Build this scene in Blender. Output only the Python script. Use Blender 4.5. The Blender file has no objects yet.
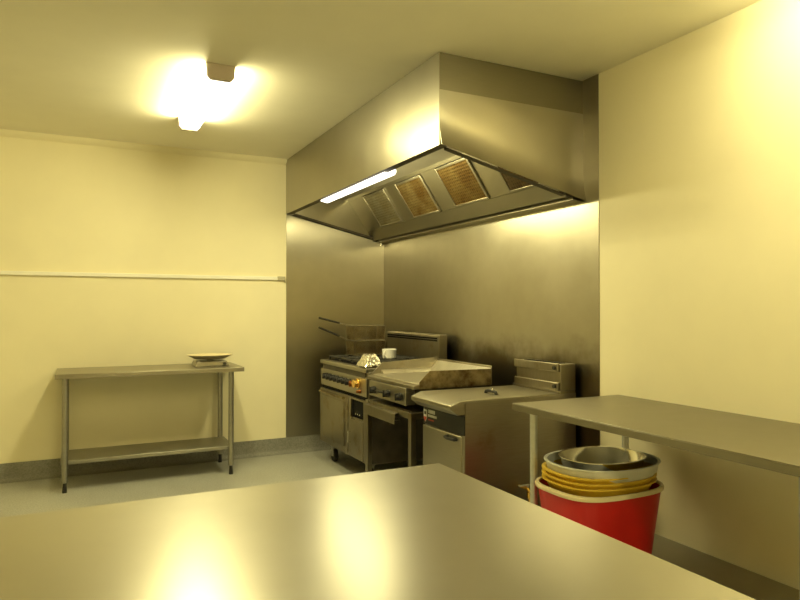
import bpy, bmesh, math, random
from mathutils import Vector, Matrix, noise
random.seed(7)
S = bpy.context.scene
COL = S.collection
PI = math.pi
CEIL = 2.835

# ------------------------------------------------------------------ materials
def newmat(name):
    m = bpy.data.materials.new(name); m.use_nodes = True
    nt = m.node_tree
    return m, nt, nt.nodes, nt.links, nt.nodes['Principled BSDF']

def ramp(n, stops):
    r = n.new('ShaderNodeValToRGB')
    e = r.color_ramp.elements
    while len(e) < len(stops): e.new(0.5)
    for el, (p, c) in zip(e, stops):
        el.position = p; el.color = (*c, 1) if len(c) == 3 else c
    return r

def coords(n, l, scale=(1, 1, 1)):
    tc = n.new('ShaderNodeTexCoord'); mp = n.new('ShaderNodeMapping')
    mp.inputs['Scale'].default_value = scale
    l.new(tc.outputs['Object'], mp.inputs['Vector'])
    return mp.outputs['Vector']

def noise_tex(n, l, vec, scale, detail=4, rough=.55):
    t = n.new('ShaderNodeTexNoise')
    t.inputs['Scale'].default_value = scale; t.inputs['Detail'].default_value = detail
    t.inputs['Roughness'].default_value = rough
    l.new(vec, t.inputs['Vector'])
    return t.outputs['Fac']

def metal(name, col, rough=.3, grain=(1, 1, 1), var=.08, bump=.0, cloud=.1, dirt=None, warp=0.0, aniso=None, grease=None):
    m, nt, n, l, b = newmat(name)
    b.inputs['Metallic'].default_value = 1
    v = coords(n, l, grain)
    g = noise_tex(n, l, v, 9, 2, .5)
    v2 = coords(n, l)
    c = noise_tex(n, l, v2, 2.0, 2, .5)
    rr = n.new('ShaderNodeMapRange')
    rr.inputs['From Min'].default_value = .3; rr.inputs['From Max'].default_value = .7
    rr.inputs['To Min'].default_value = max(.03, rough - var); rr.inputs['To Max'].default_value = rough + var
    ad = n.new('ShaderNodeMath'); ad.operation = 'ADD'
    h1 = n.new('ShaderNodeMath'); h1.operation = 'MULTIPLY'; h1.inputs[1].default_value = .35
    h2 = n.new('ShaderNodeMath'); h2.operation = 'MULTIPLY'; h2.inputs[1].default_value = .65
    l.new(g, h1.inputs[0]); l.new(c, h2.inputs[0]); l.new(h1.outputs[0], ad.inputs[0]); l.new(h2.outputs[0], ad.inputs[1])
    l.new(ad.outputs[0], rr.inputs['Value']); l.new(rr.outputs[0], b.inputs['Roughness'])
    lo = tuple(x * (1 - cloud) for x in col); hi = tuple(min(1, x * (1 + cloud)) for x in col)
    cr = ramp(n, [(.35, lo), (.65, hi)])
    l.new(ad.outputs[0], cr.inputs['Fac'])
    out = cr.outputs['Color']
    if dirt:
        dcol, dscale, d0, d1 = dirt
        dn = noise_tex(n, l, v2, dscale, 6, .65)
        dr = ramp(n, [(d0, (0, 0, 0)), (d1, (1, 1, 1))]); l.new(dn, dr.inputs['Fac'])
        mx = n.new('ShaderNodeMixRGB'); mx.inputs['Color2'].default_value = (*dcol, 1)
        l.new(dr.outputs['Color'], mx.inputs['Fac']); l.new(out, mx.inputs['Color1'])
        out = mx.outputs['Color']
    if grease:                                   # darker brown towards the bottom, upper edge broken by noise
        band_col, zlo, zhi, amt = grease
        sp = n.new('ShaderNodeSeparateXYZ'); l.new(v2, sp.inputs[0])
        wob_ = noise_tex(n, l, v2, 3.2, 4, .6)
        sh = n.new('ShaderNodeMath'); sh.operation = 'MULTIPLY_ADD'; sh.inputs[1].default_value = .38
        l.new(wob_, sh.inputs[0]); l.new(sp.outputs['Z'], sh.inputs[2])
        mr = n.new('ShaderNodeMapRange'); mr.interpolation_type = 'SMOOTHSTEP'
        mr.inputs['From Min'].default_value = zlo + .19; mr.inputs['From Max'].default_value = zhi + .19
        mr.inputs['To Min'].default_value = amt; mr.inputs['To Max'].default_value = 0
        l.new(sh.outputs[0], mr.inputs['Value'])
        mx = n.new('ShaderNodeMixRGB'); mx.inputs['Color2'].default_value = (*band_col, 1)
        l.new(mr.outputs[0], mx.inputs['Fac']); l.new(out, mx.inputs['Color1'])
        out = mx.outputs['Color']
    l.new(out, b.inputs['Base Color'])
    if warp:                                     # large soft waves of thin sheet metal
        bp = n.new('ShaderNodeBump'); bp.inputs['Strength'].default_value = 1
        bp.inputs['Distance'].default_value = warp
        w = noise_tex(n, l, v2, 1.8, 0, .4)
        l.new(w, bp.inputs['Height']); l.new(bp.outputs['Normal'], b.inputs['Normal'])
    if aniso:
        amt, tan = aniso
        b.inputs['Anisotropic'].default_value = amt
        cx = n.new('ShaderNodeCombineXYZ')
        for k in range(3): cx.inputs[k].default_value = tan[k]
        l.new(cx.outputs[0], b.inputs['Tangent'])
    return m

def plain(name, col, rough=.5, metallic=0, var=.06, scale=6, bump=0.0, spec=None):
    m, nt, n, l, b = newmat(name)
    v = coords(n, l)
    f = noise_tex(n, l, v, scale, 5)
    cr = ramp(n, [(.3, tuple(c * (1 - var) for c in col)), (.7, tuple(min(1, c * (1 + var)) for c in col))])
    l.new(f, cr.inputs['Fac']); l.new(cr.outputs['Color'], b.inputs['Base Color'])
    b.inputs['Roughness'].default_value = rough; b.inputs['Metallic'].default_value = metallic
    if spec is not None: b.inputs['Specular IOR Level'].default_value = spec
    if bump:
        bp = n.new('ShaderNodeBump'); bp.inputs['Strength'].default_value = bump; bp.inputs['Distance'].default_value = .002
        f2 = noise_tex(n, l, v, scale * 12, 3)
        l.new(f2, bp.inputs['Height']); l.new(bp.outputs['Normal'], b.inputs['Normal'])
    return m

def emit(name, col, strength):
    m, nt, n, l, b = newmat(name)
    b.inputs['Base Color'].default_value = (.9, .9, .85, 1)
    b.inputs['Emission Color'].default_value = (*col, 1)
    b.inputs['Emission Strength'].default_value = strength
    m.cycles.emission_sampling = 'NONE'            # the lamps' light objects are sampled instead
    return m

LIGHT = (1.0, .89, .42)
M = {}
M['wall'] = plain('cream_wall_paint', (.94, .87, .63), .55, var=.02, scale=3, bump=.08)
M['ceiling'] = plain('ceiling_paint', (.94, .90, .76), .7, var=.02, scale=3, bump=.06)
M['steel'] = metal('brushed_stainless', (.38, .355, .29), .37, (1, 1, 18), .06, cloud=.08)
M['splash'] = metal('splashback_stainless', (.40, .375, .31), .35, (1, 1, 1), .04, cloud=.06, warp=.006, grease=((.09, .065, .03), .98, 1.22, .85))  # lower part of this sheet turns browner and darker
M['splash_end'] = metal('end_sheet_stainless', (.44, .415, .35), .30, (1, 1, 1), .006, cloud=.05, aniso=(.9, (1, 0, 0)))
M['hood'] = metal('hood_stainless', (.43, .405, .335), .30, (1, 1, 1), .012, cloud=.03, warp=.006)
M['upper_strip'] = metal('hood_upper_strip_dark', (.25, .23, .17), .42, (1, 1, 14), .05, cloud=.06)
M['bench'] = metal('bench_top_stainless', (.50, .485, .44), .287, (1, 1, 1), .008, cloud=.04)
M['worn'] = metal('worn_appliance_steel', (.29, .262, .20), .38, (1, 12, 1), .08, cloud=.14, dirt=((.16, .10, .04), 5, .56, .80))
M['sidepanel'] = metal('fryer_side_steel', (.36, .33, .27), .37, (1, 1, 16), .06, cloud=.12, dirt=((.14, .09, .04), 3, .55, .85))
M['tabletop'] = metal('dull_table_stainless', (.28, .26, .205), .36, (1, 1, 1), .05, cloud=.06)
M['lining'] = metal('hood_lining_steel', (.60, .57, .49), .5, (1, 1, 1), .03, cloud=.03)
M['greasy'] = metal('browned_steel', (.40, .33, .20), .42, (1, 1, 1), .1, cloud=.25, dirt=((.06, .03, .012), 6, .40, .68))
M['plate'] = metal('griddle_plate_steel', (.66, .63, .56), .34, (1, 10, 1), .04, cloud=.12, dirt=((.25, .17, .08), 4, .62, .85))
M['leg'] = metal('galvanised_tube', (.38, .37, .33), .42, (1, 1, 6), .05)
M['galv'] = metal('pale_zinc_tube', (.62, .63, .62), .45, (1, 1, 6), .05)
M['chrome'] = metal('chrome', (.8, .79, .76), .12, (1, 1, 1), .03, cloud=.03)
M['brass'] = metal('brass', (.85, .56, .16), .2, (1, 1, 1), .04)
M['copper'] = metal('brown_knob_metal', (.30, .12, .05), .35, (1, 1, 1), .06)
M['black'] = plain('black_plastic', (.018, .018, .02), .38)
M['darkpanel'] = plain('dark_panel_enamel', (.022, .025, .03), .3)
M['void'] = plain('black_enamel_interior', (.006, .006, .007), .6, spec=.1)
M['enamel_shade'] = plain('dark_enamel_and_shade', (.07, .058, .04), .5, var=.35, scale=9)
M['iron'] = plain('cast_iron', (.03, .028, .025), .6, var=.3, scale=30, bump=.3)
M['rubber'] = plain('black_rubber', (.015, .014, .013), .7)
M['white'] = plain('white_glaze', (.86, .85, .82), .2, var=.01)
M['whitepl'] = plain('white_plastic', (.70, .70, .66), .42, var=.03)
M['fitting'] = plain('light_fitting_enamel', (.55, .47, .42), .45, var=.02)
M['conduit'] = plain('conduit_plastic', (.96, .94, .86), .4, var=.02)
M['cap'] = plain('conduit_cap_plastic', (.48, .44, .32), .5)
M['red'] = plain('red_plastic', (.55, .012, .012), .35, var=.05)
M['cream'] = plain('cream_plastic', (.78, .68, .45), .4, var=.03)
M['yellow'] = plain('yellow_plastic', (.75, .52, .05), .4, var=.05)
M['badge_red'] = plain('badge_red', (.45, .05, .04), .4)
M['badge_white'] = plain('badge_white', (.6, .6, .57), .4)
M['lamp'] = emit('fluorescent_diffuser', (1, .95, .80), 1.6)
M['tube'] = emit('batten_diffuser', (1, .95, .80), 1.6)

def vinyl(name, c1, c2, rough):
    m, nt, n, l, b = newmat(name)
    v = coords(n, l)
    f = noise_tex(n, l, v, 90, 3, .7)
    g = noise_tex(n, l, v, 1.6, 4, .6)
    cr = ramp(n, [(.36, c1), (.62, c2)])
    l.new(f, cr.inputs['Fac'])
    mx = n.new('ShaderNodeMixRGB'); mx.blend_type = 'MULTIPLY'; mx.inputs['Fac'].default_value = .5
    gr = ramp(n, [(.3, (.74, .72, .68)), (.6, (1, 1, 1))]); l.new(g, gr.inputs['Fac'])
    l.new(cr.outputs['Color'], mx.inputs['Color1']); l.new(gr.outputs['Color'], mx.inputs['Color2'])
    l.new(mx.outputs['Color'], b.inputs['Base Color'])
    b.inputs['Roughness'].default_value = rough
    return m
M['floor'] = vinyl('speckled_floor_vinyl', (.37, .38, .36), (.56, .56, .53), .38)
M['skirt'] = vinyl('coved_vinyl_skirting', (.20, .20, .185), (.30, .295, .27), .5)

def foil_mat():
    m, nt, n, l, b = newmat('crumpled_foil')
    b.inputs['Metallic'].default_value = 1; b.inputs['Roughness'].default_value = .22
    b.inputs['Base Color'].default_value = (.86, .85, .82, 1)
    v = coords(n, l)
    vo = n.new('ShaderNodeTexVoronoi'); vo.inputs['Scale'].default_value = 45; l.new(v, vo.inputs['Vector'])
    bp = n.new('ShaderNodeBump'); bp.inputs['Strength'].default_value = .8; bp.inputs['Distance'].default_value = .006
    l.new(vo.outputs['Distance'], bp.inputs['Height']); l.new(bp.outputs['Normal'], b.inputs['Normal'])
    return m
M['foil'] = foil_mat()

def filter_mat(name, clean, grease, d0, d1):
    m, nt, n, l, b = newmat(name)
    b.inputs['Metallic'].default_value = .85; b.inputs['Roughness'].default_value = .4
    v = coords(n, l)
    dn = noise_tex(n, l, v, 4.5, 5, .6)
    dr = ramp(n, [(d0, clean), (d1, grease)]); l.new(dn, dr.inputs['Fac'])
    w = n.new('ShaderNodeTexVoronoi'); w.inputs['Scale'].default_value = 42; w.inputs['Randomness'].default_value = .15
    l.new(v, w.inputs['Vector'])
    wr = ramp(n, [(.15, (.12, .11, .09)), (.5, (1, 1, 1))]); l.new(w.outputs['Distance'], wr.inputs['Fac'])
    mx = n.new('ShaderNodeMixRGB'); mx.blend_type = 'MULTIPLY'; mx.inputs['Fac'].default_value = .75
    l.new(dr.outputs['Color'], mx.inputs['Color1']); l.new(wr.outputs['Color'], mx.inputs['Color2'])
    l.new(mx.outputs['Color'], b.inputs['Base Color'])
    bp = n.new('ShaderNodeBump'); bp.inputs['Strength'].default_value = .7; bp.inputs['Distance'].default_value = .004
    l.new(w.outputs['Distance'], bp.inputs['Height']); l.new(bp.outputs['Normal'], b.inputs['Normal'])
    return m
M['f_grey'] = filter_mat('filter_mesh_grey', (.38, .35, .25), (.27, .22, .12), .40, .75)
M['f_brown'] = filter_mat('filter_mesh_greasy', (.32, .25, .11), (.17, .095, .025), .36, .62)
M['f_amber'] = filter_mat('filter_mesh_amber', (.25, .175, .06), (.16, .09, .024), .35, .62)
M['f_dark'] = filter_mat('filter_mesh_dark', (.15, .11, .06), (.09, .055, .025), .38, .66)

# ------------------------------------------------------------------ mesh helpers
def box(bm, x0, x1, y0, y1, z0, z1):
    xs, ys, zs = sorted((x0, x1)), sorted((y0, y1)), sorted((z0, z1))
    v = [bm.verts.new((x, y, z)) for z in zs for y in ys for x in xs]
    for f in ((0, 2, 3, 1), (4, 5, 7, 6), (0, 1, 5, 4), (2, 6, 7, 3), (0, 4, 6, 2), (1, 3, 7, 5)):
        bm.faces.new([v[i] for i in f])
    return bm

def B(*a): return box(bmesh.new(), *a)

def prism(bm, pts, axis, a, b):
    """extrude a 2D outline along an axis ('x': pts=(y,z), 'y': pts=(x,z), 'z': pts=(x,y))"""
    def P(p, t):
        return {'x': (t, p[0], p[1]), 'y': (p[0], t, p[1]), 'z': (p[0], p[1], t)}[axis]
    A = [bm.verts.new(P(p, a)) for p in pts]; Bv = [bm.verts.new(P(p, b)) for p in pts]
    n = len(pts)
    bm.faces.new(A); bm.faces.new(Bv[::-1])
    for i in range(n):
        bm.faces.new((A[i], Bv[i], Bv[(i + 1) % n], A[(i + 1) % n]))
    return bm

def tube(bm, p0, p1, r, seg=12, r2=None, caps=True):
    p0, p1 = Vector(p0), Vector(p1); d = (p1 - p0).normalized()
    u = d.orthogonal().normalized(); w = d.cross(u)
    r2 = r if r2 is None else r2
    A, C = [], []
    for i in range(seg):
        t = 2 * PI * i / seg; o = u * math.cos(t) + w * math.sin(t)
        A.append(bm.verts.new(p0 + o * r)); C.append(bm.verts.new(p1 + o * r2))
    for i in range(seg):
        bm.faces.new((A[i], A[(i + 1) % seg], C[(i + 1) % seg], C[i]))
    if caps: bm.faces.new(A[::-1]); bm.faces.new(C)
    return bm

def path(bm, pts, r, seg=8):
    """tube swept along a polyline with mitred joints"""
    pts = [Vector(p) for p in pts]; rings = []
    n = len(pts); u = None
    for i, p in enumerate(pts):
        d = ((pts[min(i + 1, n - 1)] - p).normalized() + (p - pts[max(i - 1, 0)]).normalized()).normalized()
        if u is None: u = d.orthogonal().normalized()
        u = (u - d * u.dot(d)).normalized(); w = d.cross(u)
        rings.append([bm.verts.new(p + (u * math.cos(2 * PI * k / seg) + w * math.sin(2 * PI * k / seg)) * r) for k in range(seg)])
    for a, b in zip(rings, rings[1:]):
        for k in range(seg):
            bm.faces.new((a[k], a[(k + 1) % seg], b[(k + 1) % seg], b[k]))
    bm.faces.new(rings[0][::-1]); bm.faces.new(rings[-1])
    return bm

def lathe(bm, prof, c=(0, 0, 0), seg=40, sx=1, sy=1, power=2.0, loop=False):
    """closed-wall profile (r,z) spun about z; power>2 gives a squarer super-ellipse"""
    rings = []
    for r, z in prof:
        ring = []
        for k in range(seg):
            t = 2 * PI * k / seg; ct, st = math.cos(t), math.sin(t)
            x = math.copysign(abs(ct) ** (2 / power), ct); y = math.copysign(abs(st) ** (2 / power), st)
            ring.append(bm.verts.new((c[0] + sx * r * x, c[1] + sy * r * y, c[2] + z)))
        rings.append(ring)
    for a, b in zip(rings, rings[1:] + (rings[:1] if loop else [])):
        for k in range(seg):
            bm.faces.new((a[k], a[(k + 1) % seg], b[(k + 1) % seg], b[k]))
    if not loop: bm.faces.new(rings[0][::-1]); bm.faces.new(rings[-1])
    return bm

def knob_bm(bm, c, d, r, h, grip=True):
    """round control knob standing out from c along unit direction d, with a grip bar"""
    c, d = Vector(c), Vector(d)
    tube(bm, c, c + d * h * .35, r, 18)
    tube(bm, c + d * h * .35, c + d * h, r * .72, 18, r * .62)
    if grip:
        a = Vector((0, 0, 1)); s = d.cross(a)
        q = [c + d * h * .35 + a * r * .9 * i + s * r * .2 * j for i, j in ((1, 1), (1, -1), (-1, -1), (-1, 1))]
        t = [p + d * h * .8 for p in q]
        q = [bm.verts.new(p) for p in q]; t = [bm.verts.new(p) for p in t]
        bm.faces.new(q[::-1]); bm.faces.new(t)
        for i in range(4): bm.faces.new((q[i], q[(i + 1) % 4], t[(i + 1) % 4], t[i]))
    return bm

ORG = {}
def finish(name, bm, mat, bevel=0.0, seg=2, angle=32):
    bmesh.ops.recalc_face_normals(bm, faces=bm.faces[:])
    for f in bm.faces: f.smooth = True
    lim = math.radians(angle)
    for e in bm.edges:
        e.smooth = not (len(e.link_faces) == 2 and e.calc_face_angle(0) > lim)
    me = bpy.data.meshes.new(name); bm.to_mesh(me); bm.free()
    me.materials.append(mat)
    o = bpy.data.objects.new(name, me); COL.objects.link(o)
    if bevel:
        b = o.modifiers.new('bevel', 'BEVEL'); b.width = bevel; b.segments = seg; b.limit_method = 'ANGLE'
        b.angle_limit = math.radians(40); b.harden_normals = False
    return o

def thing(name, label, cat, loc=(0, 0, 0), rot=(0, 0, 0), group=None):
    o = bpy.data.objects.new(name, None); COL.objects.link(o)
    o.empty_display_size = .1
    o.location = loc; o.rotation_euler = rot
    o['label'] = label; o['category'] = cat
    if group: o['group'] = group
    ORG[o.name] = Vector(loc)
    return o

def part(parent, name, bm, mat, bevel=0.0, seg=2, local=False, label=None, angle=32):
    """one mesh under its thing; geometry given in world space unless local"""
    org = Vector((0, 0, 0)) if local else ORG[parent.name]
    if not local: bmesh.ops.translate(bm, verts=bm.verts[:], vec=-org)
    o = finish(name, bm, mat, bevel, seg, angle)
    o.parent = parent
    ORG[o.name] = org
    if label: o['label'] = label
    return o

def struct(name, bm, mat, bevel=0.0, label=None):
    o = finish(name, bm, mat, bevel); o['kind'] = 'structure'
    if label: o['label'] = label
    return o

# ------------------------------------------------------------------ the room
XL, YF = -5.2, -8.2
struct('floor', B(XL - .1, .1, YF - .1, .1, -.1, 0), M['floor'], label='pale grey speckled vinyl kitchen floor')
struct('ceiling', B(XL - .1, .1, YF - .1, .1, CEIL, CEIL + .1), M['ceiling'], label='plain cream painted ceiling')
struct('wall_back', B(XL - .1, .1, 0, .1, 0, CEIL), M['wall'], label='cream painted wall at the far end')
struct('wall_right', B(0, .1, YF - .1, 0, 0, CEIL), M['wall'], label='wall behind the cooking line')
struct('wall_left', B(XL - .1, XL, YF, 0, 0, CEIL), M['wall'])
struct('wall_front', B(XL - .1, 0, YF - .1, YF, 0, CEIL), M['wall'])
# stainless cladding sheets
struct('trim_1', B(-1.045, -.004, -.004, 0, .135, CEIL - .002), M['splash_end'], label='stainless sheet beside the range on the cream wall')
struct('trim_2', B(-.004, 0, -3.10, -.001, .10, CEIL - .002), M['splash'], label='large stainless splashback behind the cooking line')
# cornice
bm = bmesh.new(); prism(bm, [(0, CEIL - .001), (-.05, CEIL - .001), (-.046, CEIL - .014), (-.02, CEIL - .038), (-.004, CEIL - .05), (0, CEIL - .05)], 'x', XL, -1.052)
struct('trim_3', bm, M['wall'], label='small painted cornice along the far wall')
# coved skirting
def cove(sgn=1):
    return [(0, .15), (-.006, .15), (-.006, .045), (-.012, .022), (-.024, .009), (-.045, .002), (-.045, 0), (0, 0)]
bm = bmesh.new(); prism(bm, cove(), 'x', XL, -.001); struct('baseboard_back', bm, M['skirt'], label='grey coved vinyl skirting along the far wall')
bm = bmesh.new(); prism(bm, [(x, z) for x, z in cove()], 'y', YF, -.046); struct('baseboard_right', bm, M['skirt'])

# ------------------------------------------------------------------ cable conduit on the far wall
t = thing('cable_conduit', 'slim white conduit running level across the cream wall beside the hood', 'conduit', (-2.4, 0, 1.68))
bm = B(-3.9, -1.135, -.022, 0, 1.667, 1.70); part(t, 'channel', bm, M['conduit'], .003)
bm = B(-1.135, -1.062, -.028, 0, 1.664, 1.703)
tube(bm, (-1.075, -.015, 1.664), (-1.055, -.015, 1.652), .008, 10)
part(t, 'end_cap', bm, M['cap'], .004, label='dull end cap of the conduit')

# ------------------------------------------------------------------ extractor hood
HX, HY0, HY1, HZF, HZB, HZT = -1.05, -.006, -2.968, 2.310, 2.068, CEIL - .004
def zb(x): return HZF + (x - HX) / (0 - HX) * (HZB - HZF)
hood = thing('extractor_hood', 'big boxy stainless steel extractor hood along the cooking wall under the ceiling', 'extractor hood', (-.5, -1.5, HZB))

def sheet(fn, nu, nv, nrm, th):
    """grid of points fn(u,v) given a thickness along nrm"""
    bm = bmesh.new(); nrm = Vector(nrm)
    fr = [[bm.verts.new(fn(i / nu, j / nv)) for j in range(nv + 1)] for i in range(nu + 1)]
    bk = [[bm.verts.new(v.co + nrm * th) for v in row] for row in fr]
    for i in range(nu):
        for j in range(nv):
            bm.faces.new((fr[i][j], fr[i + 1][j], fr[i + 1][j + 1], fr[i][j + 1]))
            bm.faces.new((bk[i][j + 1], bk[i + 1][j + 1], bk[i + 1][j], bk[i][j]))
    for i in range(nu):
        bm.faces.new((fr[i][0], bk[i][0], bk[i + 1][0], fr[i + 1][0])); bm.faces.new((fr[i][nv], fr[i + 1][nv], bk[i + 1][nv], bk[i][nv]))
    for j in range(nv):
        bm.faces.new((fr[0][j], fr[0][j + 1], bk[0][j + 1], bk[0][j])); bm.faces.new((fr[nu][j], bk[nu][j], bk[nu][j + 1], fr[nu][j + 1]))
    return bm

def wob(a, b, s, amp):
    return (noise.noise(Vector((a * s, b * s, 3.7))) + .4 * noise.noise(Vector((a * s * 2.3, b * s * 2.3, 9.1)))) * amp

def front_pt(u, v):
    y = HY0 + (HY1 - HY0) * u; z = HZF + (HZT - HZF) * v
    e = math.sin(PI * u) ** .5 * math.sin(PI * v) ** .5
    return (HX + wob(y, z, 1.6, .0035) * e, y, z)
part(hood, 'front_panel', sheet(front_pt, 60, 16, (1, 0, 0), .003), M['hood'])
ZSEAM = 2.622
def end_pt(u, v):
    x = HX + .003 + (-.002 - HX - .003) * u
    z0 = zb(x); z = z0 + (ZSEAM - z0) * v
    h = (z - z0)
    flare = -.026 * max(0, 1 - h / .16) ** 2
    e = min(1, 6 * u) * min(1, 6 * (1 - u)) * min(1, 5 * (1 - v))
    return (x, HY1 + flare + wob(x + 5, z, 2.0, .004) * e, z)
part(hood, 'end_panel', sheet(end_pt, 40, 26, (0, 1, 0), .003), M['hood'])
bm = B(HX + .003, -.002, HY1 + .004, HY1 + .007, ZSEAM - .01, HZT)  # upper hood end in a darker, rougher tone than below
part(hood, 'upper_end_strip', bm, M['upper_strip'], label='dull upper strip of the hood end')
# panel against the far wall (inside face seen from below)
bm = bmesh.new()
prism(bm, [(HX + .003, zb(HX) + .002), (-.006, zb(0) + .002), (-.006, HZT), (HX + .003, HZT)], 'y', HY0, HY0 - .003)
part(hood, 'end_panel', bm, M['hood'])
# inward lips / gutters along the lower edge, their shade painted as dark colour
bm = B(HX + .003, HX + .06, HY0 - .003, HY1 + .003, HZF, HZF + .003)
part(hood, 'rim_lip', bm, M['enamel_shade'], .001)  # steel lip coloured dark to stand for its shade
for ya, yb in ((HY0 - .003, HY0 - .05), (HY1 + .003, HY1 + .05)):
    bm = bmesh.new()
    xa, xb = HX + .06, -.09
    prism(bm, [(xa, zb(xa)), (xb, zb(xb)), (xb, zb(xb) + .003), (xa, zb(xa) + .003)], 'y', ya, yb)
    prism(bm, [(xa, zb(xa) + .003), (xb, zb(xb) + .003), (xb, zb(xb) + .022), (xa, zb(xa) + .022)], 'y', yb, yb + (.003 if yb < ya else -.003))
    part(hood, 'rim_lip', bm, M['enamel_shade'], .001)  # same dark colour standing for shade on the end lips
# rear gutter along the splashback
bm = bmesh.new()
prism(bm, [(-.006, HZB - .002), (-.088, HZB + .008), (-.088, HZB + .035), (-.085, HZB + .035), (-.085, HZB + .013), (-.006, HZB + .003)], 'y', HY0 - .003, HY1 + .006)
part(hood, 'gutter', bm, M['hood'], .001)
bm = bmesh.new(); tube(bm, (-.045, -.03, HZB + .003), (-.045, -.03, HZB - .022), .011, 14); tube(bm, (-.045, -.03, HZB - .022), (-.045, -.03, HZB - .03), .015, 14)
part(hood, 'drain_plug', bm, M['chrome'], label='small shiny drain plug at the inner corner')
# sloping filter bank: rails and blank plates around four filters
FB, FT = Vector((-.20, 0, 2.185)), Vector((-.40, 0, 2.475))
fd = (FT - FB).normalized(); fn_ = Vector((-fd.z, 0, fd.x)) * -1      # normal toward the back / up
if fn_.z < 0: fn_ = -fn_
def slope_box(y0, y1, s0, s1, d0, d1):
    bm = bmesh.new()
    c = [FB + fd * s + fn_ * d for s, d in ((s0, d0), (s1, d0), (s1, d1), (s0, d1))]
    return prism(bm, [(p.x, p.z) for p in c], 'y', y0, y1)
FL = (FT - FB).length
part(hood, 'filter_rail', slope_box(HY0 - .004, HY1 + .007, -.115, -.002, 0, .004), M['hood'])
part(hood, 'filter_rail', slope_box(HY0 - .004, HY1 + .007, FL + .002, FL + .03, 0, .004), M['hood'])
FY = [(-.375, -.85), (-1.07, -1.54), (-1.77, -2.235), (-2.475, -2.93)]
gaps = [(HY0 - .004, FY[0][0])] + [(FY[i][1], FY[i + 1][0]) for i in range(3)] + [(FY[3][1], HY1 + .007)]
for a, b in gaps:
    part(hood, 'blank_plate', slope_box(a - .002, b + .002, 0, FL, .002, .006), M['hood'])
# inner top sheet between filter bank and front
tz = FT.z + .022
part(hood, 'inner_ceiling', B(HX + .004, FT.x - .018, HY0 - .004, HY1 + .007, tz + .002, tz + .006), M['lining'])

fmats = [('f_grey', 'greyest grease filter, nearest the far wall, beside the long hood lamp'),
         ('f_brown', 'half-browned grease filter, second from the far wall inside the hood'),
         ('f_amber', 'amber grease-stained filter, third from the far wall inside the hood'),
         ('f_dark', 'darkest grease filter, half hidden behind the near end of the hood')]
ang = math.atan2(fd.z, fd.x)
for (ya, yb), (mk, lab) in zip(FY, fmats):
    c = FB + fd * (FL / 2) + Vector((0, (ya + yb) / 2, 0))
    f = thing('grease_filter', lab, 'grease filter', tuple(c), (0, -ang, 0), 'grease filters in the extractor hood')
    w, hl = abs(ya - yb) / 2 - .004, FL / 2 - .004        # local x along slope, y along hood, z = normal
    fw = .018
    bm = bmesh.new()
    box(bm, -hl, hl, -w, -w + fw, -.012, .014); box(bm, -hl, hl, w - fw, w, -.012, .014)
    box(bm, -hl, -hl + fw, -w + fw, w - fw, -.012, .014); box(bm, hl - fw, hl, -w + fw, w - fw, -.012, .014)
    part(f, 'frame', bm, M['steel'], .002, local=True)
    part(f, 'mesh_panel', B(-hl + fw, hl - fw, -w + fw, w - fw, -.006, .008), M[mk], local=True)

# lamp fixed inside the hood front
lamp = thing('hood_light', 'glowing white fluorescent lamp fixed along the inside of the hood front', 'light', (HX + .06, -1.55, 2.33))
bm = B(HX + .007, HX + .03, -.90, -2.20, 2.312, 2.372)
part(lamp, 'mounting_plate', bm, M['fitting'], .003)
bm = bmesh.new()
prof = []
for k in range(13):
    a = -PI / 2 + PI * k / 12
    prof.append((HX + .085 + .036 * math.cos(a), 2.322 + .033 * math.sin(a)))
prof += [(HX + .031, 2.355), (HX + .031, 2.300)]
prism(bm, prof, 'y', -.92, -2.18)
part(lamp, 'diffuser', bm, M['lamp'], angle=50)

def area(name, loc, direction, w, h, radiance):
    L = bpy.data.lights.new(name, 'AREA'); L.shape = 'RECTANGLE'; L.size = w; L.size_y = h
    L.color = LIGHT; L.energy = radiance * PI * w * h
    o = bpy.data.objects.new(name, L); COL.objects.link(o); o.location = loc
    d = Vector(direction).normalized(); y = Vector((0, 1, 0)) if abs(d.y) < .9 else Vector((0, 0, 1)); zax = -d; xax = y - zax * y.dot(zax); xax.normalize(); yax = zax.cross(xax)
    o.rotation_euler = Matrix((xax, yax, zax)).transposed().to_euler()
    return o
area('lamp_light', (HX + .085, -1.55, 2.2875), (0, 0, -1), 1.24, .055, 44)
area('lamp_light', (HX + .1225, -1.55, 2.322), (1, 0, 0), 1.24, .055, 27)
area('lamp_light', (HX + .114, -1.55, 2.350), (1, 0, 1), 1.24, .05, 36)
area('lamp_light', (HX + .085, -.9185, 2.322), (0, 1, 0), .06, .06, 50)

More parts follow.
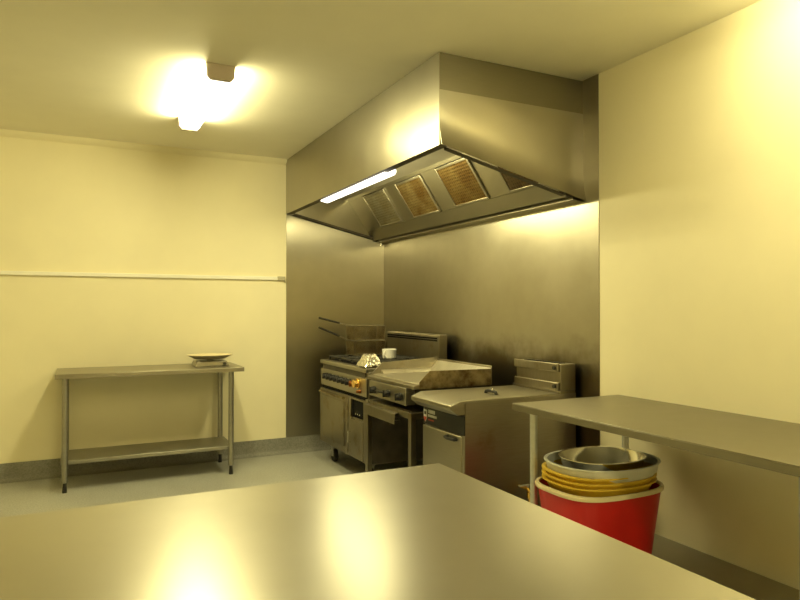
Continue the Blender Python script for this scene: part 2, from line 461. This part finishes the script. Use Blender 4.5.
# ------------------------------------------------------------------ ceiling lights
def ceiling_light(x, y0, y1, label, radiance=34):
    yc = (y0 + y1) / 2; ln = abs(y1 - y0) - .07
    area('lamp_light', (x, yc, CEIL - .0895), (0, 0, -1), ln, .12, radiance)
    area('lamp_light', (x + .0795, yc, CEIL - .04), (1, 0, 0), ln, .06, radiance * 1.35)
    area('lamp_light', (x - .0795, yc, CEIL - .04), (-1, 0, 0), ln, .06, radiance * 1.35)
    c = thing('ceiling_light', label, 'light', (x, yc, CEIL), group='ceiling battens')
    part(c, 'body', B(x - .045, x + .045, y0 + .03, y1 - .03, CEIL - .03, CEIL - .0005), M['fitting'], .003)
    pr = [(x - .078, CEIL - .006), (x - .072, CEIL - .07), (x - .055, CEIL - .088), (x + .055, CEIL - .088), (x + .072, CEIL - .07), (x + .078, CEIL - .006)]
    bm = bmesh.new(); prism(bm, pr, 'y', y0 + .0305, y1 - .0305); part(c, 'diffuser', bm, M['tube'], angle=60)
    pe = [(x - .084, CEIL - .0005), (x - .078, CEIL - .074), (x - .058, CEIL - .094), (x + .058, CEIL - .094), (x + .078, CEIL - .074), (x + .084, CEIL - .0005)]
    for ya, yb in ((y0, y0 + .03), (y1 - .03, y1)):
        bm = bmesh.new(); prism(bm, pe, 'y', ya, yb); part(c, 'end_cap', bm, M['fitting'], .004)
ceiling_light(-2.10, -2.23, -1.00, 'fluorescent batten on the ceiling near the far cream wall')
ceiling_light(-.42, -5.42, -4.22, 'added unseen batten above the right workbench, lighting the hood end', 17)  # added out of view to brighten the hood end and right wall
ceiling_light(-2.10, -6.90, -5.65, 'added unseen batten behind the foreground bench, lighting the fronts and tubs')  # unseen lamp added behind the camera for the hood end and stored tubs

# ------------------------------------------------------------------ cooking range
RX, RY0, RY1, RT = -.83, -.395, -1.45, .925
r = thing('cooking_range', 'stainless gas range with a row of black knobs, in the corner below the hood', 'range', (-.43, -.915, 0))
bm = B(RX + .02, -.10, RY0, RY1, .17, RT - .03); part(r, 'body', bm, M['worn'], .004)
part(r, 'side_panel', B(RX + .03, -.10, RY1 - .004, RY1 - .0005, .18, RT - .06), M['enamel_shade'], label='dark right side of the range')
# hob deck and grates
bm = B(RX, -.05, RY0, RY1, RT - .0295, RT); part(r, 'hob_deck', bm, M['worn'], .004)
part(r, 'hob_well', B(RX + .06, -.145, RY0 - .04, RY1 + .18, RT + .0005, RT + .004), M['void'])
ny = 3
for i in range(ny):
    for j in range(2):
        y0 = RY0 - .045 - i * .275; y1 = y0 - .268
        x0 = RX + .065 + j * .31; x1 = x0 + .30
        bm = bmesh.new(); zt = RT + .038
        for a in (x0, x1 - .014): box(bm, a, a + .014, y0, y1, zt - .014, zt)
        for a in (y0, y1 + .014): box(bm, x0, x1, a - .014, a, zt - .014, zt)
        xc, yc = (x0 + x1) / 2, (y0 + y1) / 2
        for k in range(8):
            an = k * PI / 4; c_, s_ = math.cos(an), math.sin(an)
            L = .13 if k % 2 == 0 else .15
            p = [Vector((xc + c_ * q - s_ * e, yc + s_ * q * .88 + c_ * e, 0)) for q, e in ((.04, .006), (L, .006), (L, -.006), (.04, -.006))]
            prism(bm, [(v.x, v.y) for v in p], 'z', zt - .013, zt + .001)
        for a in (x0 + .007, x1 - .007):
            for b in (y0 - .007, y1 + .007): box(bm, a - .006, a + .006, b - .006, b + .006, RT + .0045, zt - .012)
        g = part(r, 'trivet', bm, M['iron'], .002)
        bm = bmesh.new(); lathe(bm, [(.02, 0), (.048, .002), (.05, .012), (.034, .018), (.01, .02)], (xc, yc, RT + .0045), 24)
        part(r, 'burner', bm, M['iron'])
# front: deck strip, recessed slot, knob panel
bm = B(RX - .006, RX + .019, RY0, RY1, RT - .034, RT - .001); part(r, 'front_rail', bm, M['steel'], .004)
part(r, 'slot', B(RX + .012, RX + .019, RY0 - .05, RY1 + .05, RT - .078, RT - .035), M['enamel_shade'], label='dark recessed slot above the knobs')
bm = B(RX, RX + .019, RY0, RY1, .70, RT - .079); part(r, 'control_panel', bm, M['steel'], .003)
for k in range(7):
    y = -.575 - k * .092
    bm = bmesh.new(); knob_bm(bm, (RX - .0005, y, .79), (-1, 0, 0), .027, .045); part(r, 'knob', bm, M['black'], .001)
bm = bmesh.new(); knob_bm(bm, (RX - .0005, -1.29, .795), (-1, 0, 0), .042, .04, False); tube(bm, (RX - .04, -1.29, .795), (RX - .046, -1.29, .795), .034, 24)
part(r, 'knob', bm, M['brass'], .002, label='shiny brass-coloured thermostat knob')
bm = bmesh.new(); knob_bm(bm, (RX - .0005, -1.20, .785), (-1, 0, 0), .026, .04); part(r, 'knob', bm, M['copper'], .001, label='brown knob')
bm = bmesh.new(); knob_bm(bm, (RX - .0005, -1.33, .735), (-1, 0, 0), .016, .035, False); part(r, 'knob', bm, M['copper'], .001, label='small brown knob')
# oven door
part(r, 'slot', B(RX + .01, RX + .019, RY0 - .02, RY1 + .02, .672, .699), M['void'], label='dark gap under the knobs')
bm = B(RX - .012, RX + .019, RY0 - .01, -1.075, .185, .671)
d = part(r, 'oven_door', bm, M['worn'], .005)
bm = B(RX - .02, RX - .0125, RY0 - .07, -1.015, .24, .615); part(d, 'raised_panel', bm, M['worn'], .006)
bm = bmesh.new(); path(bm, [(RX - .0125, RY0 - .06, .645), (RX - .036, RY0 - .06, .645), (RX - .036, -1.02, .645), (RX - .0125, -1.02, .645)], .008, 8)
part(d, 'handle', bm, M['greasy'])
# right compartment
bm = B(RX - .006, RX + .019, -1.09, -1.135, .185, .671); box(bm, RX - .006, RX + .019, -1.40, RY1, .185, .671)
box(bm, RX - .006, RX + .019, -1.135, -1.40, .655, .671); box(bm, RX - .006, RX + .019, -1.135, -1.40, .497, .51)
part(r, 'niche_frame', bm, M['worn'], .003)
part(r, 'niche', B(RX + .012, RX + .019, -1.136, -1.399, .511, .654), M['void'], label='black open niche beside the oven door')
for yy in (-1.24, -1.28, -1.32):
    bm = bmesh.new(); tube(bm, (RX + .0115, yy, .545), (RX - .004, yy, .545), .006, 10); part(r, 'pilot_button', bm, M['chrome'])
bm = B(RX - .012, RX + .019, -1.137, -1.398, .19, .496); d = part(r, 'cupboard_door', bm, M['worn'], .004)
bm = bmesh.new(); path(bm, [(RX - .0125, -1.155, .39), (RX - .034, -1.155, .39), (RX - .034, -1.155, .305), (RX - .0125, -1.155, .305)], .006, 8)
part(d, 'handle', bm, M['chrome'])
# backguard
bm = bmesh.new()
prism(bm, [(-.14, RT + .001), (-.14, 1.165), (-.132, 1.174), (-.06, 1.174), (-.06, RT + .001)], 'y', RY0 + .02, -1.385)
g = part(r, 'backguard', bm, M['worn'], .003)
for za in (1.136, 1.118):
    part(g, 'vent_slot', B(-.143, -.1405, RY0 + .01, -1.355, za, za + .013), M['void'])
# castors
for cx, cy in ((-.74, -.52), (-.74, -1.32), (-.20, -.52), (-.20, -1.32)):
    bm = bmesh.new(); tube(bm, (cx - .018, cy, .058), (cx + .018, cy, .058), .057, 20)
    w = part(r, 'castor', bm, M['rubber'], .004)
    bm = B(cx - .026, cx - .020, cy - .025, cy + .025, .05, .135); box(bm, cx + .020, cx + .026, cy - .025, cy + .025, .05, .135)
    box(bm, cx - .03, cx + .03, cy - .03, cy + .03, .135, .169); part(w, 'fork', bm, M['leg'], .002)

# ------------------------------------------------------------------ fry baskets stacked on the range
def fry_basket(z, label, hz):
    x0, x1, y0, y1, h = -.60, -.28, -.44, -.63, .135
    b = thing('fry_basket', label, 'fry basket', ((x0 + x1) / 2, (y0 + y1) / 2, z), (0, 0, 0), 'stacked wire fry baskets')
    bm = bmesh.new(); k = .010
    def P(x, y, q):                                           # slight taper towards the bottom
        s = .93 + .07 * q
        return ((x0 + x1) / 2 + (x - (x0 + x1) / 2) * s, (y0 + y1) / 2 + (y - (y0 + y1) / 2) * s, z + .003 + q * (h - .006))
    nx, nyy, nz = int(abs(x1 - x0) / k), int(abs(y1 - y0) / k), int(h / k)
    for i in range(nx + 1):
        x = x0 + (x1 - x0) * i / nx
        for y in (y0, y1): tube(bm, P(x, y, 0), P(x, y, 1),   .0015, 4, caps=False)
        tube(bm, P(x, y0, 0), P(x, y1, 0),   .0015, 4, caps=False)
    for i in range(nyy + 1):
        y = y0 + (y1 - y0) * i / nyy
        for x in (x0, x1): tube(bm, P(x, y, 0), P(x, y, 1),   .0015, 4, caps=False)
        tube(bm, P(x0, y, 0), P(x1, y, 0),   .0015, 4, caps=False)
    for i in range(1, nz):
        q = i / nz
        for a, c in (((x0, y0), (x1, y0)), ((x1, y0), (x1, y1)), ((x1, y1), (x0, y1)), ((x0, y1), (x0, y0))):
            tube(bm, P(*a, q), P(*c, q),   .0015, 4, caps=False)
    part(b, 'wire_mesh', bm, M['greasy'])
    bm = bmesh.new()
    for q in (0, 1):
        cs = [P(x0, y0, q), P(x1, y0, q), P(x1, y1, q), P(x0, y1, q)]
        for a, c in zip(cs, cs[1:] + cs[:1]): tube(bm, a, c, .0034, 8)
    for x, y in ((x0, y0), (x1, y0), (x1, y1), (x0, y1)): tube(bm, P(x, y, 0), P(x, y, 1), .003, 8)
    part(b, 'rim_wire', bm, M['worn'])
    yc = (y0 + y1) / 2; a = P(x0, yc - .035, 1); c = P(x0, yc + .035, 1)
    bm = bmesh.new()
    J = (x0 - .10, yc, z + h + hz * .33)
    path(bm, [a, (a[0] - .015, a[1], a[2] + .004), (J[0], yc - .005, J[2])], .003, 8)
    path(bm, [c, (c[0] - .015, c[1], c[2] + .004), (J[0], yc + .005, J[2])], .003, 8)
    hd = part(b, 'handle', bm, M['worn'])
    bm = bmesh.new(); tube(bm, J, (x0 - .30, yc, z + h + hz), .0085, 12, .0095)
    part(hd, 'grip', bm, M['rubber'], .002)
    return b
fry_basket(.966, 'lower wire fry basket of the stack on the range', .125)
fry_basket(1.102, 'upper wire fry basket of the stack, its handle sticking out left', .075)

# ------------------------------------------------------------------ foil-covered tray and mug on the range
t = thing('baking_tin', 'tin wrapped in crumpled shiny foil on the front right of the range', 'tin', (-.765, -1.36, RT), (0, 0, .10))
bm = bmesh.new()
rnd = random.Random(4)
nx_, ny_ = 14, 12
def foil_pt(u, v):
    x = -.078 + .156 * u; y = -.085 + .165 * v
    e = max(abs(u - .5), abs(v - .5)) * 2
    z = .105 - (.088 * max(0, (e - .5) / .5) ** 1.2)
    return (x + rnd.uniform(-.004, .004), y + rnd.uniform(-.004, .004), z + rnd.uniform(-.005, .005))
part(t, 'foil_cover', sheet(foil_pt, nx_, ny_, (0, 0, -1), .0015), M['foil'], local=True)
bm = bmesh.new(); lathe(bm, [(.055, 0.0005), (.06, .002), (.066, .03), (.068, .032), (.068, .029), (.064, .028), (.058, .004), (.03, .003)], (0, 0, 0), 40, 1, .92, 5)
part(t, 'pan', bm, M['worn'], local=True)

MX, MY, MZ = -.44, -1.05, RT + .0395
m_ = thing('mug', 'wide white mug at the back of the range beside the wire baskets', 'mug', (MX, MY, MZ))
bm = bmesh.new()
lathe(bm, [(.03, .0005), (.052, .001), (.058, .008), (.061, .06), (.064, .080), (.0615, .081), (.058, .078), (.054, .012), (.02, .009)], (MX, MY, MZ), 36)
part(m_, 'cup', bm, M['white'])
bm = bmesh.new(); hp = []
for k in range(11):
    a = PI * .62 * (k / 5 - 1)
    q = .058 + .028 * math.cos(a)
    hp.append((MX - .86 * q, MY - .5 * q, MZ + .042 + .027 * math.sin(a)))
path(bm, hp, .006, 8); part(m_, 'handle', bm, M['white'])

# ------------------------------------------------------------------ griddle and its stand
GY0, GY1, GXF, GXB, GZ = -1.55, -2.31, -.82, -.25, .895
st = thing('griddle_stand', 'open steel stand with square legs carrying the griddle', 'stand', (-.5, -1.9, 0))
for xx in (-.87, -.20):
    for yy in (-1.52, -2.235):
        part(st, 'leg', B(xx, xx + .042, yy, yy - .042, .0, .70), M['worn'], .003)
bm = B(-.86, -.84, -1.5625, -2.2345, .655, .70); box(bm, -.19, -.17, -1.5625, -2.2345, .655, .70)
box(bm, -.8275, -.2005, -1.53, -1.55, .655, .70); box(bm, -.8275, -.2005, -2.245, -2.265, .655, .70)
part(st, 'top_rail', bm, M['worn'], .003)
part(st, 'deck', B(-.8275, -.2005, -1.5505, -2.2445, .675, .6995), M['worn'], .002)
bm = bmesh.new(); part(st, 'back_brace', B(-.195, -.175, -1.5625, -2.2345, .10, .14), M['worn'], .002)

g = thing('griddle', 'flat-top steel griddle with raised splash guards and three black knobs', 'griddle', (-.52, -1.93, .7005))
part(g, 'body', B(-.72, GXB, GY0 - .02, GY1 + .02, .7605, GZ - .0225), M['enamel_shade'], .003)
for xx in (-.66, -.28):
    for yy in (GY0 - .07, GY1 + .12):
        bm = bmesh.new(); tube(bm, (xx, yy, .7005), (xx, yy, .76), .02, 14); part(g, 'foot', bm, M['rubber'], .002)
bm = B(GXF, GXB, GY0 - .004, GY1 + .004, GZ - .022, GZ); part(g, 'hot_plate', bm, M['plate'], .003)
bm = bmesh.new()
prism(bm, [(GXF - .001, GZ - .004), (GXF - .04, GZ - .012), (GXF - .046, GZ - .012), (GXF - .046, GZ - .034), (GXF - .001, GZ - .034)], 'y', GY0, GY1)
part(g, 'grease_trough', bm, M['worn'], .003)
def guard(y0, y1, name, mat, hr):
    bm = bmesh.new()
    prism(bm, [(GXF - .002, GZ - .035), (GXF - .002, GZ + .012), (GXF + .075, GZ + .085), (GXB, GZ + hr), (GXB, GZ - .035)], 'y', y0, y1)
    return part(g, name, bm, mat, .002)
guard(GY0, GY0 - .004, 'splash_guard', M['worn'], .112)
guard(GY1, GY1 + .004, 'splash_guard', M['greasy'], .080)['label'] = 'browned right splash guard'
bm = B(GXB, GXB + .004, GY0, GY1, GZ - .035, GZ + .10); part(g, 'splash_guard', bm, M['worn'], .002)
# inner lining strip sloping between plate and rear guard
bm = bmesh.new(); prism(bm, [(GXB - .001, GZ + .085), (GXB - .09, GZ + .001), (GXB - .001, GZ + .001)], 'y', GY0 - .005, GY1 + .005)
part(g, 'sloping_back', bm, M['plate'])
bm = bmesh.new(); prism(bm, [(GY0 - .005, GZ + .03), (GY0 - .05, GZ + .001), (GY0 - .005, GZ + .001)], 'x', GXF + .07, GXB - .002)
part(g, 'sloping_side', bm, M['plate'])
bm = B(-.872, -.80, -1.60, -2.205, .742, .858)
cp = part(g, 'control_box', bm, M['steel'], .004)
box_b = B(-.7995, -.7205, -1.62, -2.19, .762, .856); part(g, 'gas_rail', box_b, M['enamel_shade'])
for y in (-1.71, -1.94, -2.135):
    bm = bmesh.new(); knob_bm(bm, (-.8725, y, .795), (-1, 0, 0), .027, .04); part(g, 'knob', bm, M['black'], .001)
bm = bmesh.new(); path(bm, [(-.8725, -1.765, .795), (-.895, -1.78, .797), (-.895, -1.87, .797), (-.8725, -1.885, .795)], .007, 8); part(g, 'igniter_bar', bm, M['black'])
bm = bmesh.new()
prism(bm, [(-.895, .625), (-.895, .672), (-.891, .672), (-.891, .629), (-.85, .629), (-.85, .625)], 'y', -1.5655, -2.085)
prism(bm, [(-.8955, .60), (-.8955, .672), (-.8995, .672), (-.8995, .60)], 'y', -1.5655, -2.085)
gt = thing('grease_tray', 'narrow bent steel tray hooked on the front of the griddle stand', 'tray', (-.88, -1.83, .60))
box(bm, -.895, -.8605, -1.5655, -2.085, .6725, .676)
part(gt, 'tray', bm, M['worn'], .0015)
for ya in (-1.60, -2.00):
    bm = bmesh.new(); prism(bm, [(-.863, .6765), (-.863, .705), (-.8605, .705), (-.8605, .6765)], 'y', ya, ya - .06)
    part(gt, 'hook', bm, M['worn'])

# ------------------------------------------------------------------ deep fryer
FY0, FY1, FX, FTZ = -2.42, -2.92, -.85, .868
f = thing('deep_fryer', 'tall stainless deep fryer with closed lid and black badge strip', 'fryer', (-.45, -2.67, 0))
part(f, 'body', B(FX + .01, -.03, FY0, FY1 + .002, .12, FTZ - .02), M['worn'], .003)
part(f, 'side_panel', B(FX, -.03, FY1, FY1 + .0015, .12, FTZ - .004), M['sidepanel'], label='plain steel right side of the fryer')
part(f, 'back_top', B(-.15, -.03, FY0, FY1 + .002, FTZ - .0195, FTZ + .014), M['worn'], .002)
bm = bmesh.new()
prism(bm, [(-.152, FTZ - .019), (-.152, FTZ), (-.88, FTZ), (-.948, FTZ - .026), (-.948, FTZ - .05), (-.90, FTZ - .085), (-.852, FTZ - .085), (-.852, FTZ - .019)], 'y', FY0 - .012, FY1 - .001)
lid = part(f, 'lid', bm, M['steel'], .004)
bm = bmesh.new()
path(bm, [(-.55, -2.685, FTZ + .0005), (-.55, -2.69, FTZ + .012), (-.548, -2.715, FTZ + .018), (-.546, -2.76, FTZ + .017), (-.545, -2.785, FTZ + .012), (-.545, -2.79, FTZ + .0005)], .011, 10)
h = part(lid, 'lid_handle', bm, M['black'], label='black handle')
bm = bmesh.new(); bmesh.ops.create_uvsphere(bm, u_segments=12, v_segments=8, radius=.006, matrix=Matrix.Translation((-.553, -2.76, FTZ + .027))); part(h, 'screw', bm, M['chrome'])
# badge strip with unreadable emblem and lettering marks
part(f, 'badge_strip', B(FX - .004, FX + .0095, FY0 - .004, FY1 + .006, .662, .776), M['darkpanel'], .002)
bs = bpy.data.objects['badge_strip']
bm = bmesh.new()
prism(bm, [(-2.432, .752), (-2.472, .752), (-2.472, .70), (-2.452, .676), (-2.432, .70)], 'x', FX - .0065, FX - .0042)
part(bs, 'emblem', bm, M['badge_white'], label='small shield emblem')
bm = bmesh.new()
prism(bm, [(-2.439, .742), (-2.465, .742), (-2.465, .722), (-2.439, .722)], 'x', FX - .008, FX - .0066)
part(bs, 'emblem', bm, M['darkpanel'])
bm = bmesh.new(); prism(bm, [(-2.434, .708), (-2.470, .708), (-2.470, .699), (-2.452, .679), (-2.434, .699)], 'x', FX - .0078, FX - .0066)
part(bs, 'emblem', bm, M['badge_red'], label='red lower half of the emblem')
bm = bmesh.new(); rr_ = random.Random(3)
y = -2.492
while y > -2.560:
    w_ = rr_.uniform(.010, .016); box(bm, FX - .0052, FX - .0042, y, y - w_, .735, .757); y -= w_ + .004
y = -2.486
while y > -2.590:
    w_ = rr_.uniform(.008, .014); box(bm, FX - .0052, FX - .0042, y, y - w_, .712, .727); y -= w_ + .003
part(bs, 'lettering', bm, M['badge_white'], label='two short rows of pale blurred lettering')
bm = B(FX - .0052, FX - .0042, -2.486, -2.56, .690, .697); part(bs, 'underline', bm, M['badge_red'])
d = part(f, 'door', B(FX - .012, FX + .0095, FY0 - .008, FY1 + .03, .145, .655), M['steel'], .005)
part(f, 'door_post', B(FX - .006, FX + .0095, FY1 + .028, FY1 + .002, .145, .6615), M['steel'], .002)
bm = bmesh.new(); path(bm, [(FX - .0125, -2.745, .632), (FX - .034, -2.745, .632), (FX - .036, -2.78, .63), (FX - .034, -2.845, .632), (FX - .0125, -2.845, .632)], .010, 10)
part(d, 'handle', bm, M['black'])
for xx in (FX + .07, -.10):
    for yy in (FY0 - .06, FY1 + .06):
        bm = bmesh.new(); tube(bm, (xx, yy, .0), (xx, yy, .03), .025, 16); tube(bm, (xx, yy, .03), (xx, yy, .1195), .017, 16); part(f, 'foot', bm, M['leg'], .002)
# flue box
z0, z1 = FTZ + .0145, 1.052
bm = B(-.150, -.03, FY0 - .048, FY1, z0, z1 - .004)
fl = part(f, 'flue', bm, M['worn'], .003)
bm = bmesh.new()
for a, b in ((z1 - .052, z1), (z0, z0 + .05)):
    box(bm, -.165, -.1505, FY0 - .04, FY1 + .012, a, b)
part(fl, 'flue_rail', bm, M['worn'], .003)
for zc in (z1 - .028, z0 + .025):
    bm = bmesh.new(); tube(bm, (-.1655, FY1 + .04, zc), (-.176, FY1 + .04, zc), .012, 12)
    part(fl, 'bolt', bm, M['iron'])
part(fl, 'flue_slot', B(-.128, -.07, FY0 - .10, FY1 + .05, z1 - .0038, z1 - .001), M['void'])
# gas valve by the fryer's base
bm = bmesh.new()
path(bm, [(-.46, FY1 - .0005, .33), (-.46, -2.99, .33), (-.46, -3.01, .31), (-.46, -3.01, .24)], .010, 10)
tube(bm, (-.46, -3.01, .285), (-.46, -3.01, .315), .019, 14)
gv = part(f, 'gas_valve', bm, M['brass'], label='pale brass gas valve at the fryer base')
bm = bmesh.new(); tube(bm, (-.46, -2.99, .3405), (-.46, -2.99, .352), .006, 10); box(bm, -.525, -.45, -2.998, -2.982, .352, .358); part(gv, 'lever', bm, M['whitepl'], .001)

# ------------------------------------------------------------------ steel tables
def table(label, name, x0, x1, y0, y1, legs, shelf_z, topmat, legmat, thick=.036, legr=.019):
    t = thing(name, label, 'workbench', ((x0 + x1) / 2, (y0 + y1) / 2, 0))
    bm = bmesh.new(); z = .9
    box(bm, x0, x1, y0, y1, z - .004, z)
    box(bm, x0, x1, y0, y0 + .004, z - thick, z - .004); box(bm, x0, x1, y1 - .004, y1, z - thick, z - .004)
    box(bm, x0, x0 + .004, y0 + .004, y1 - .004, z - thick, z - .004); box(bm, x1 - .004, x1, y0 + .004, y1 - .004, z - thick, z - .004)
    part(t, 'table_top', bm, topmat, .0035, 3)
    part(t, 'underframe', B(x0 + .03, x1 - .03, y0 + .03, y1 - .03, z - .030, z - .0045), M['leg'])
    for lx, ly in legs:
        bm = bmesh.new(); tube(bm, (lx, ly, .075), (lx, ly, z - .0305), legr, 18)
        lg = part(t, 'leg', bm, legmat or M['leg'])
        bm = bmesh.new()
        tube(bm, (lx, ly, .045), (lx, ly, .0748), legr * .62, 14); tube(bm, (lx, ly, 0), (lx, ly, .0449), legr * .8, 14, legr * .66)
        part(lg, 'foot', bm, M['rubber'])
    xs = sorted({l[0] for l in legs}); ys = sorted({l[1] for l in legs})
    bm = bmesh.new()
    box(bm, xs[0] - .03, xs[-1] + .03, ys[0] + legr + .001, ys[-1] - legr - .001, shelf_z - .03, shelf_z)
    part(t, 'undershelf', bm, M['leg'], .003)
    return t
table('narrow steel workbench against the far cream wall beside the conduit', 'steel_workbench', -3.0, -1.585, -.60, -.03,
      [(-1.685, -.555), (-1.685, -.085), (-2.93, -.555), (-2.93, -.085)], .235, M['steel'], None, legr=.022)
table('plain steel workbench right of the fryer with tubs stored below', 'steel_workbench', -.80, -.05, -4.90, -3.30,
      [(-.755, -3.42), (-.12, -3.42), (-.755, -4.80), (-.12, -4.80)], .20, M['tabletop'], M['galv'])
table('broad bare steel workbench filling the foreground', 'steel_workbench', -3.60, -1.80, -5.45, -4.265,
      [(-1.90, -4.37), (-1.90, -5.35), (-3.50, -4.37), (-3.50, -5.35)], .22, M['bench'], None, .045, .022)

# ------------------------------------------------------------------ scale-like dish on the far bench
k = thing('kitchen_scale', 'low steel scale with shallow pale pan on the bench by the far wall', 'scale', (-1.83, -.30, .9))
bm = bmesh.new(); prism(bm, [(-1.96, .9005), (-1.67, .9005), (-1.69, .945), (-1.94, .945)], 'y', -.20, -.40); part(k, 'base', bm, M['steel'], .006)
bm = bmesh.new(); tube(bm, (-1.71, -.4005, .92), (-1.71, -.418, .92), .013, 14); part(k, 'knob', bm, M['black'])
bm = bmesh.new(); tube(bm, (-1.815, -.30, .9455), (-1.815, -.30, .957), .03, 16)
part(k, 'post', bm, M['leg'])
bm = bmesh.new(); lathe(bm, [(.06, .0575), (.13, .06), (.165, .078), (.195, .092), (.196, .095), (.163, .083), (.128, .065), (.05, .0625)], (-1.815, -.30, .9), 40, 1, .85)
part(k, 'pan', bm, M['cream'])

# ------------------------------------------------------------------ tubs below the right bench
def tub(name, label, cat, loc, rot, prof, mat, sx=1, sy=1, power=2.0, rim=None, group=None):
    t = thing(name, label, cat, loc, rot, group)
    bm = bmesh.new(); lathe(bm, prof, (0, 0, 0), 56, sx, sy, power)
    part(t, 'bowl' if 'bowl' in name or 'pot' in name or 'basin' in name else 'tub', bm, mat, local=True)
    if rim:
        rp, rm = rim
        bm = bmesh.new(); lathe(bm, rp, (0, 0, 0), 56, sx, sy, power, True); part(t, 'rim', bm, rm, local=True)
    return t
TX, TY, TZ = -.545, -3.66, .2005
def wallprof(r0, r1, h, th=.004):
    return [(r0 * .5, .0), (r0 * .95, .0), (r0, .006), (r1, h), (r1 - th, h), (r0 - th, .012), (r0 * .5, .008)]
tub('storage_tub', 'red plastic tub with cream rim under the right bench', 'tub', (TX, TY, TZ), (0, 0, 0),
    wallprof(.24, .285, .33), M['red'], 1.0, .78, 3.2,
    ([(.283, .331), (.296, .323), (.298, .334), (.294, .344), (.280, .344), (.278, .336)], M['cream']))
for i in range(3):
    tub('mixing_basin', ['lowest yellow basin, sunk into the red tub', 'middle yellow basin of the nest in the red tub', 'top yellow basin of the nest, right under the white bowl'][i],
        'basin', (TX, TY, TZ + .180 + i * .024), (0, 0, 0),
        [(.10, 0), (.16, 0), (.17, .006), (.262, .185), (.276, .185), (.276, .191), (.257, .191), (.165, .012), (.1, .008)], M['yellow'], 1.0, .80, 2.6, group='nested yellow basins')
tub('mixing_bowl', 'large white plastic bowl on top of the yellow basins', 'bowl', (TX + .02, TY, TZ + .335), (0, 0, 0),
    [(.10, .0), (.14, .0), (.22, .02), (.27, .075), (.278, .115), (.288, .117), (.287, .122), (.272, .120), (.263, .078), (.215, .026), (.1, .008)], M['whitepl'], 1.0, .82, 2.3)
tub('steel_bowl', 'shiny steel bowl nested in the white bowl under the right bench', 'bowl', (TX + .03, TY + .01, TZ + .3435), (0, 0, 0),
    [(.05, .0), (.10, .0), (.16, .03), (.20, .085), (.212, .125), (.220, .126), (.219, .129), (.209, .128), (.196, .086), (.155, .034), (.05, .004)], M['chrome'], 1.0, .82, 2.3)

# ------------------------------------------------------------------ world, camera, view
w = bpy.data.worlds.new('world'); S.world = w; w.use_nodes = True
w.node_tree.nodes['Background'].inputs['Color'].default_value = (.02, .018, .012, 1)
cam = bpy.data.cameras.new('camera'); co = bpy.data.objects.new('camera', cam); COL.objects.link(co)
cam.sensor_width = 36; cam.lens = 645 / 800 * 36; cam.clip_start = .05
co.location = (-2.844, -6.077, 1.40)
co.rotation_euler = (PI / 2 + math.atan(8 / 645), 0, -math.radians(26.5))
S.camera = co
S.view_settings.view_transform = 'Standard'; S.view_settings.look = 'None'
S.view_settings.exposure = 0.68; S.view_settings.gamma = 1; S.view_settings.use_curve_mapping = False
S.cycles.use_denoising = True
S.cycles.max_bounces = 10; S.cycles.diffuse_bounces = 5; S.cycles.glossy_bounces = 6
S.cycles.sample_clamp_indirect = 3; S.cycles.caustics_reflective = False; S.cycles.caustics_refractive = False; S.cycles.blur_glossy = 1.0
